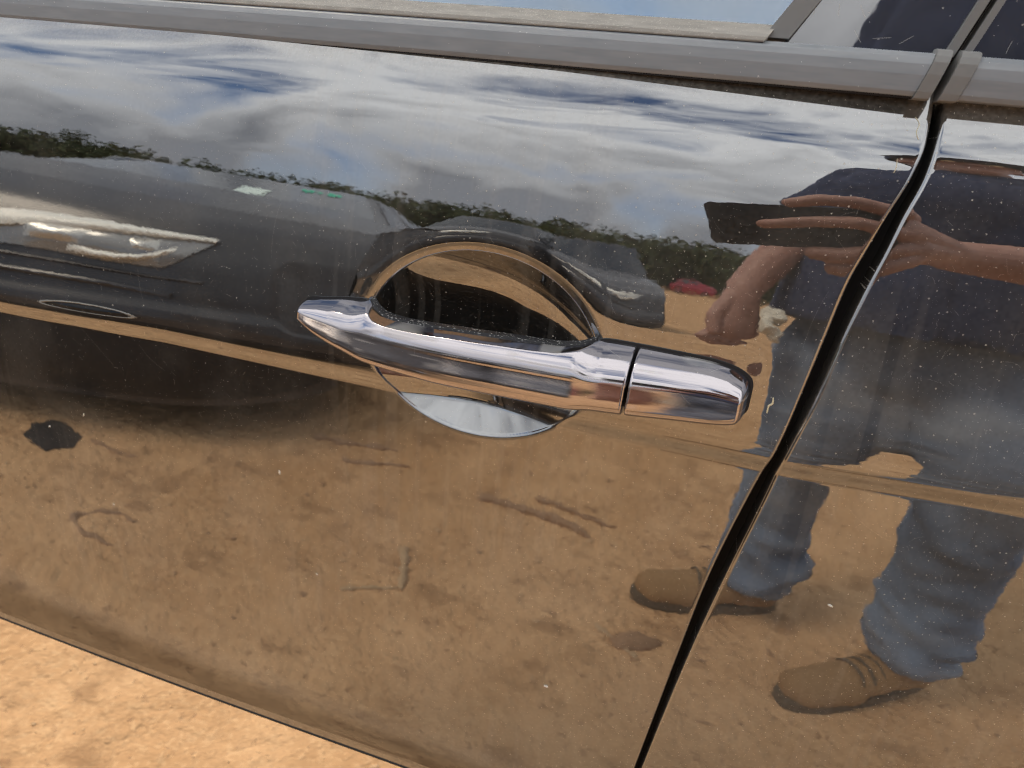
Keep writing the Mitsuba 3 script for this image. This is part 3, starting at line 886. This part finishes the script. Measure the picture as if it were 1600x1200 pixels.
# ------------------------------------------------------------------ parked cars across the yard, seen only in the mirror of the doors
class Car:
    """A parked car: u runs rearward from the nose, w to its own left as seen from the front's right, z up."""

    def __init__(self, name, label, group, pos, yaw, paint, L=4.3, hw=.88, hood=.92, cowl=1.0, roof=1.42, bow=.25, cab=(1.25, 1.95, 3.2, 3.9)):
        self.key = thing(name, label, 'car', group)
        self.pos, self.yaw, self.paint = np.array([*pos, 0.0]), yaw, paint
        self.L, self.hw, self.hood, self.cowl, self.roof, self.bow, self.cab = L, hw, hood, cowl, roof, bow, cab
        self.build()

    def W(self, P):
        """(u, w, z) -> world: the nose looks along yaw."""
        P = np.asarray(P, float)
        f = np.array([math.cos(self.yaw), math.sin(self.yaw)])
        s = np.array([f[1], -f[0]])
        out = np.empty_like(P)
        out[..., 0] = self.pos[0] - P[..., 0] * f[0] + P[..., 1] * s[0]
        out[..., 1] = self.pos[1] - P[..., 0] * f[1] + P[..., 1] * s[1]
        out[..., 2] = P[..., 2]
        return out

    def nose(self, w, z):
        """u of the front fascia."""
        h = self.hood
        k = np.interp(z / h, [.13, .24, .36, .40, .50, .60, .64, .72, .86, .94, 1.0], [.03, .01, .002, 0, .005, .025, .06, .075, .11, .17, .30])
        return k + self.bow * np.abs(w / self.hw) ** 3.4

    def patch(self, pts, off, n=24, m=10):
        """A patch on the fascia between an upper and a lower edge, given as (w, z) lists from inside to outside."""
        t = np.linspace(0, 1, n)
        (uw, uz), (lw, lz) = [[np.interp(t, np.linspace(0, 1, len(q)), [c[i] for c in q]) for i in (0, 1)] for q in pts]
        k = np.linspace(0, 1, m)[:, None]
        w, z = uw * (1 - k) + lw * k, uz * (1 - k) + lz * k
        bulge = np.sin(k * np.pi) * np.sin(np.pi * t)[None] * .012
        f = np.stack([self.nose(w, z) - off - bulge, w, z], -1)
        b = f + [off + .03, 0, 0]
        rim = lambda A: np.concatenate([A[0], A[1:, -1], A[-1, ::-1][1:], A[-1:0:-1, 0][1:]])
        ra, rb = rim(f), rim(b)
        me = cat([grid(self.W(f)), grid(self.W(np.stack([np.vstack([ra, ra[:1]]), np.vstack([rb, rb[:1]])])))])
        me.merge_vertices()
        return me

    def put(self, name, mesh, bsdf, parent=None, smooth=35):
        return put(name, mesh, bsdf, parent or self.key, smooth=smooth)

    def build(self):
        L, hw, h = self.L, self.hw, self.hood
        w = np.linspace(-hw, hw, 49)
        z = np.linspace(.13 * h, h, 34)
        Wg, Zg = np.meshgrid(w, z)
        ms = [grid(np.stack([self.nose(Wg, Zg), Wg, Zg], -1))]
        u0 = self.nose(w, np.full(49, h))
        k = np.linspace(0, 1, 14)[:, None]
        crown = .03 * (1 - (w / hw) ** 4)
        ms.append(grid(np.stack([u0 * (1 - k) + self.cab[0] * k, np.repeat(w[None], 14, 0), h + (self.cowl - h) * k ** .7 + crown * np.minimum(k * 6, 1) - .03 * (np.abs(w / hw) ** 8) * k], -1)))
        ms.append(grid(np.stack([self.cab[0] * (1 - k) + L * k + 0 * w[None], np.repeat(w[None], 14, 0), np.full((14, 49), self.cowl) - .02 - .10 * k ** 3 + 0 * w[None]], -1)))
        for sgn in (-1, 1):
            us = np.linspace(0, 1, 70)
            zz = np.linspace(.20 * h, 1, 22)
            U = np.empty((22, 70))
            Zs = np.empty((22, 70))
            for i, t in enumerate(us):
                top = np.interp(L * t, [0, self.cab[0], L], [h, self.cowl - .01, self.cowl - .12])
                Zs[:, i] = np.linspace(.20 * h, top, 22)
                ua = self.nose(np.full(22, hw), np.minimum(Zs[:, i], h))
                U[:, i] = ua + (L - ua) * t
            side = hw * (1 + .035 * np.sin(np.clip((Zs / h - .2) / .8, 0, 1) * np.pi) - .02 * (Zs / h > .78))
            side = np.where(np.abs(U - .95) < .36, side, side)
            ramp = np.clip(U / .5, 0, 1)
            ms.append(grid(np.stack([U, sgn * (hw + (side - hw) * ramp), Zs], -1)))
        ms.append(grid(np.stack([np.full((2, 2), L), np.array([[-hw, hw], [-hw, hw]]), np.array([[.2, .2], [self.cowl - .1, self.cowl - .1]])], -1)))
        ms.append(grid(np.stack([np.array([[.3, .3], [L, L]]), np.array([[-hw, hw], [-hw, hw]]), np.full((2, 2), .21 * h)], -1)))
        b = cat(ms)
        b.vertices = self.W(b.vertices)
        self.body = self.put('body', b, f'{self.paint}_car_paint')
        c0, c1, c2, c3 = self.cab
        B = [(c0, hw * .90, self.cowl - .03), (c3, hw * .88, self.cowl - .03)]
        R = [(c1, hw * .66, self.roof - .03), (c2, hw * .66, self.roof - .04)]
        cage = [[B[0][0], s_ * B[0][1], B[0][2]] for s_ in (-1, 1)] + [[B[1][0], s_ * B[1][1], B[1][2]] for s_ in (-1, 1)] + [[R[0][0], s_ * R[0][1], R[0][2]] for s_ in (-1, 1)] + [[R[1][0], s_ * R[1][1], R[1][2]] for s_ in (-1, 1)]
        cage += [[c1 + .3, 0, self.roof], [c2 - .2, 0, self.roof], [c1, 0, self.roof - .015], [c0 - .05, 0, self.cowl - .03]]
        hull = trimesh.convex.convex_hull(self.W(np.array(cage)))
        self.roofkey = self.put('roof', hull, f'{self.paint}_car_paint', smooth=20)
        n = 12
        t = np.linspace(-1, 1, n)

        def glass(a, b_, wa, wb, lo, hi, front=True):
            k2 = np.linspace(lo, hi, 8)[:, None]
            u = a[0] + (b_[0] - a[0]) * k2 + 0 * t[None]
            zc = a[1] + (b_[1] - a[1]) * k2
            wd = (wa + (wb - wa) * k2) * t[None]
            bow = (-.055 if front else .02) * (1 - t[None] ** 2)
            return np.stack([u + bow - (.018 if front else -.018), wd, zc + .016 + 0 * t[None]], -1)

        self.put('windscreen', grid(self.W(glass((c0, self.cowl - .02), (c1, self.roof - .03), hw * .86, hw * .62, .02, .94))), 'car_glass')
        self.put('rear_window', grid(self.W(glass((c3, self.cowl - .02), (c2, self.roof - .04), hw * .84, hw * .62, .06, .92, False))), 'car_glass')
        for s_ in (-1, 1):
            for f0, f1 in ((.10, .47), (.52, .88)):
                q = []
                for kz in np.linspace(.10, .88, 6):
                    ua, ub = c0 + (c1 - c0) * kz, c3 + (c2 - c3) * kz
                    q.append([[ua + (ub - ua) * f, s_ * (hw * (.90 - .24 * kz) + .006), (self.cowl - .03) + (self.roof - self.cowl) * kz] for f in np.linspace(f0, f1, 6)])
                self.put('side_window', grid(self.W(np.array(q))), 'car_glass')
        r = .33
        for uu in (.92, L - .85):
            for s_ in (-1, 1):
                a = np.linspace(0, 2 * np.pi, 37)
                prof = [(.19, .11), (.30, .115), (r, .08), (r, -.08), (.30, -.10)]
                ring_ = lambda pr, y0: np.array([[[uu + q * math.cos(x), s_ * (hw * 1.03 - .10 + dy + y0), .33 + q * math.sin(x)] for x in a] for q, dy in pr])
                wk = self.put('wheel', grid(self.W(ring_(prof, 0))), 'tyre_rubber')
                rim_ = [grid(self.W(ring_([(.02, .095), (.06, .10), (.07, .07), (.17, .06), (.195, .11)], .0)))]
                self.put('rim', cat(rim_), 'alloy', wk)

    def band(self, name, pts, th, off, bsdf, parent=None):
        """A raised line along the fascia through (w, z) points, th = (thickness at the inner, at the outer end)."""
        p = np.array(pts)
        tk = np.linspace(th[0], th[1], len(p))
        self.put(name, self.patch([[(a, b + c / 2) for (a, b), c in zip(p, tk)], [(a, b - c / 2) for (a, b), c in zip(p, tk)]], off, 36, 5), bsdf, parent)

    def lamps(self, fog=True):
        hw, h = self.hw, self.hood
        for s_ in (-1, 1):
            q = lambda *pp: [(s_ * a * hw, b * h) for a, b in pp]
            k = self.put('headlight', self.patch([q((.05, .87), (.19, .895), (.345, .908), (.49, .913), (.635, .914)), q((.05, .79), (.20, .800), (.36, .803), (.52, .812), (.635, .908))], .006), 'lamp_lens')
            self.band('lamp_trim', q((.06, .862), (.17, .882), (.345, .896), (.49, .904), (.632, .911)), (.048 * h, .008 * h), .016, 'lamp_white', k)
            self.put('reflector', self.patch([q((.15, .868), (.33, .884)), q((.15, .826), (.30, .836))], .016, 12, 6), 'lamp_chrome', k)
            self.put('reflector', self.patch([q((.42, .880), (.50, .888)), q((.43, .850), (.50, .856))], .014, 12, 6), 'lamp_chrome', k)
            self.band('daytime_strip', q((.27, .822), (.33, .818), (.39, .820), (.45, .830), (.50, .847), (.545, .872)), (.022 * h, .012 * h), .014, 'lamp_white', k)
            self.band('bumper_line', q((.02, .765), (.25, .775), (.5, .780), (.62, .786)), (.010 * h, .010 * h), .008, f'{self.paint}_car_paint')
            if fog:
                w0, z0 = s_ * .33 * hw, .475 * h
                a = np.linspace(0, 2 * np.pi, 40, endpoint=False)
                P = np.stack([self.nose(w0 + .115 * np.cos(a), z0 + .070 * np.sin(a)) - .012, w0 + .115 * np.cos(a), z0 + .070 * np.sin(a)], -1)
                f = self.put('fog_lamp', tube(self.W(P), .008, 8, True), 'lamp_chrome')
                self.put('lens', self.patch([[(w0 - .09, z0 + .045), (w0 + .09, z0 + .045)], [(w0 - .09, z0 - .045), (w0 + .09, z0 - .045)]], .004, 10, 6), 'car_glass', f)
        ww = np.linspace(-.55, .55, 15) * hw
        self.band('bumper_lip', [(x, (.712 - .10 * max(abs(x / hw) - .40, 0) ** 1.0) * h) for x in ww], (.026 * h, .026 * h), .020, f'{self.paint}_car_paint')
        ww = np.linspace(-.93, .93, 15) * hw
        self.put('bumper_intake', self.patch([[(x, .36 * h) for x in ww], [(x, .16 * h) for x in ww]], .006, 40, 5), 'dark_plastic')


g1 = Car('parked_car', 'dusty dark grey car with long pale headlights parked facing the black car', 'cars parked across the yard', (-1.72, -.667), math.radians(70), 'grey', L=4.4, hw=.95, hood=.935, cowl=.985, roof=1.17, bow=.30, cab=(1.35, 2.3, 3.2, 4.0))
labels[g1.key].pop('group')
g1.lamps()


def sticker(c, k0, k1, t0, t1, bsdf, name='sticker'):
    c0, c1 = c.cab[0], c.cab[1]
    q = []
    for k2 in np.linspace(k0, k1, 4):
        t = np.linspace(t0, t1, 8)
        wd = c.hw * (.86 - .24 * k2)
        q.append(np.stack([c0 + (c1 - c0) * k2 - .024 - .055 * (1 - t ** 2), wd * t, c.cowl - .02 + (c.roof - c.cowl - .01) * k2 + .018 + 0 * t], -1))
    c.put(name, grid(c.W(np.array(q))), bsdf)


for t0, t1 in ((.50, .60), (.62, .66), (.69, .80)):
    sticker(g1, .62, .72, t0, t1, 'green_print')
sticker(g1, .20, .42, .18, .36, 'pale_print')
gr = 'cars parked farther across the yard'
for (x, y, yw, pt, lab, kw) in [
        (-7.2, -4.6, math.pi / 2 - .1, 'silver', 'silver car parked behind the grey one, farthest left in the mirror', dict(roof=1.46)),
        (-1.30, -7.6, math.pi / 2 - .25, 'dark', 'dark car with a sky lit windscreen parked across the yard', dict(roof=1.36, hood=.80, cowl=.92)),
        (-3.15, -6.9, math.pi / 2, 'grey', 'dark grey car parked between the near grey car and the dark one', dict(roof=1.42)),
        (.4, -66, .1, 'red', 'small red car far across the yard beside the tree line', dict(roof=1.40)),
        (2.6, -11.0, math.pi / 2 + .2, 'silver', 'silver car parked far behind the person', dict(roof=1.44)),
        (-13.0, -9.0, math.pi / 2, 'dark', 'dark car at the far left end of the parked row', dict(roof=1.5))]:
    c = Car('parked_car', lab, None, (x, y), yw, pt, **kw)
    if y > -10:
        c.lamps(False)

# ------------------------------------------------------------------ the wood and the hills behind the yard
g = np.random.default_rng(11)
LV, LF = [], []
count = 0
for i in range(330):
    az = math.radians(-90 - 86 + 150 * (i + g.random()) / 330)
    dist = g.uniform(70, 125)
    H = dist * (.040 + .034 * g.random() ** 2 + .012 * math.sin(i * .21) ** 2) + 1.0
    cx, cy = dist * math.cos(az), dist * math.sin(az)
    rx = H * g.uniform(.45, .7)
    n = 430
    d = g.normal(size=(n, 3))
    d /= np.linalg.norm(d, axis=1, keepdims=True)
    lump = .75 + .5 * meshkit.noise(d * 2.2 + i, 3)
    c = d * (g.random((n, 1)) ** .55) * lump[:, None] * [rx, rx, H * .5] + [cx, cy, H * .52]
    c[:, 2] = np.maximum(c[:, 2], .2)
    e = g.normal(size=(n, 2, 3)) * .30
    v = np.stack([c + e[:, 0], c + e[:, 1], c - e[:, 0] * .6 - e[:, 1] * .6], 1)
    LV.append(v.reshape(-1, 3))
v = np.concatenate(LV)
scene['wood'] = mikit.ply(trimesh.Trimesh(v, np.arange(len(v)).reshape(-1, 3), process=False), 'foliage', smooth=False)
labels['wood'] = {'kind': 'stuff', 'label': 'far off wood of dark olive trees behind the yard', 'category': 'trees'}
a = np.linspace(-math.pi, 0.2, 160)
hz = 3.2 + 3.0 * meshkit.fbm(np.stack([a * 6, a * 0, a * 0], -1), 4, 5)
scene['hills'] = mikit.ply(grid(np.array([[[130 * math.cos(t), 130 * math.sin(t), -1] for t in a], [[140 * math.cos(t), 140 * math.sin(t), q] for t, q in zip(a, hz)], [[190 * math.cos(t), 190 * math.sin(t), q * .9] for t, q in zip(a, hz)]])), 'far_hill', smooth=True)
labels['hills'] = {'kind': 'structure', 'label': 'low dark wooded rise behind the yard'}


def lone_tree(x, y, H, label, seed):
    g = np.random.default_rng(seed)
    t = thing('tree', label, 'tree')
    tw = [[(np.array([x, y, 0.]), .22), (np.array([x + .2, y, H * .5]), .14), (np.array([x + .1, y, H * .85]), .06)]]
    put('trunk', soft(limb(tw, 10), .5, 1), 'trunk_bark', t, smooth=True)
    n = 700
    d = g.normal(size=(n, 3))
    d /= np.linalg.norm(d, axis=1, keepdims=True)
    lump = .6 + .8 * meshkit.noise(d * 2.5 + seed, 3)
    c = d * (g.random((n, 1)) ** .4) * lump[:, None] * [H * .22, H * .22, H * .30] + [x, y, H * .72]
    e = g.normal(size=(n, 2, 3)) * .22
    v = np.stack([c + e[:, 0], c + e[:, 1], c - e[:, 0] * .6 - e[:, 1] * .6], 1).reshape(-1, 3)
    put('crown', trimesh.Trimesh(v, np.arange(len(v)).reshape(-1, 3), process=False), 'foliage', t, smooth=False)


lone_tree(-98, -75, 13.5, 'single thin tree standing above the wood at far left of the mirror', 5)
# SMALL DETAILS
# ------------------------------------------------------------------ flecks and a dry fibre stuck to the doors
def on_skin(px):
    r = RIGHT * (px[0] - 800) / FPX + DOWN * (px[1] - 600) / FPX + FWD
    t = CAM_D / r[1]
    for _ in range(40):
        q = r * t
        t += (float(skin(q[0], q[2])) - (q[1] - CAM_D)) / r[1] * .8
    q = r * t
    return q[0], q[2]


def fleck(px, size, seed, label):
    x, z = on_skin(px)
    g = np.random.default_rng(seed)
    m = trimesh.creation.icosphere(subdivisions=2)
    v = m.vertices * (1 + .5 * (meshkit.noise(m.vertices * 1.7 + seed * 3.3) - .5)[:, None]) * [size[0], .0004, size[1]]
    a = g.random() * .8 - .4
    v[:, [0, 2]] = v[:, [0, 2]] @ np.array([[math.cos(a), -math.sin(a)], [math.sin(a), math.cos(a)]])
    v = v + [x, 0, z]
    v[:, 1] += skin(v[:, 0], v[:, 2]) - .0002
    m.vertices = v + [0, 0, ZC]
    k = put('white_fleck', m, 'white_chip', smooth=True)
    labels[k] = {'label': label, 'category': 'fleck'}


for px, sz, sd, lab in [((853, 1072), (.0015, .0009), 1, 'white fleck low on the front door left of the gap, largest of the flecks'),
                        ((437, 738), (.0007, .0014), 2, 'upright white fleck on the front door below the handle, left of the recess'),
                        ((78, 666), (.0010, .0008), 3, 'white fleck on the front door above the black scrap in the mirror'),
                        ((131, 648), (.0005, .0014), 4, 'thin upright white fleck right of the black scrap in the mirror'),
                        ((1297, 946), (.0014, .0006), 5, 'white fleck on the rear door between the mirrored legs'),
                        ((178, 788), (.0007, .0006), 6, 'small white fleck above the mirrored bark curl'),
                        ((495, 897), (.0007, .0006), 7, 'small white fleck low on the front door, near the mirrored pale twigs')]:
    fleck(px, sz, sd, lab)


def stuck(pts, r, label, seed):
    c = np.array([on_skin(p) for p in pts])
    t = np.linspace(0, 1, 22)
    c = PchipInterpolator(np.linspace(0, 1, len(c)), c)(t)
    P = np.stack([c[:, 0], skin(c[:, 0], c[:, 1]) - r, c[:, 1] + ZC], -1)
    k = put('dry_fibre', tube(P, r * (1 - .5 * np.abs(t - .5)), 8), 'dry_stem', smooth=True)
    labels[k] = {'label': label, 'category': 'fibre'}


stuck([(1198, 645), (1201, 634), (1207, 630), (1208, 621)], .00045, 'curved straw coloured fibre stuck beside the handle cap', 1)
stuck([(1430, 183), (1436, 195), (1432, 205), (1435, 218)], .00018, 'fine pale fibre stuck at the top rear corner of the front door', 2)
stuck([(1402, 248), (1400, 262), (1396, 270)], .00016, 'short pale fibre stuck beside the gap above the mirrored shoulder', 3)
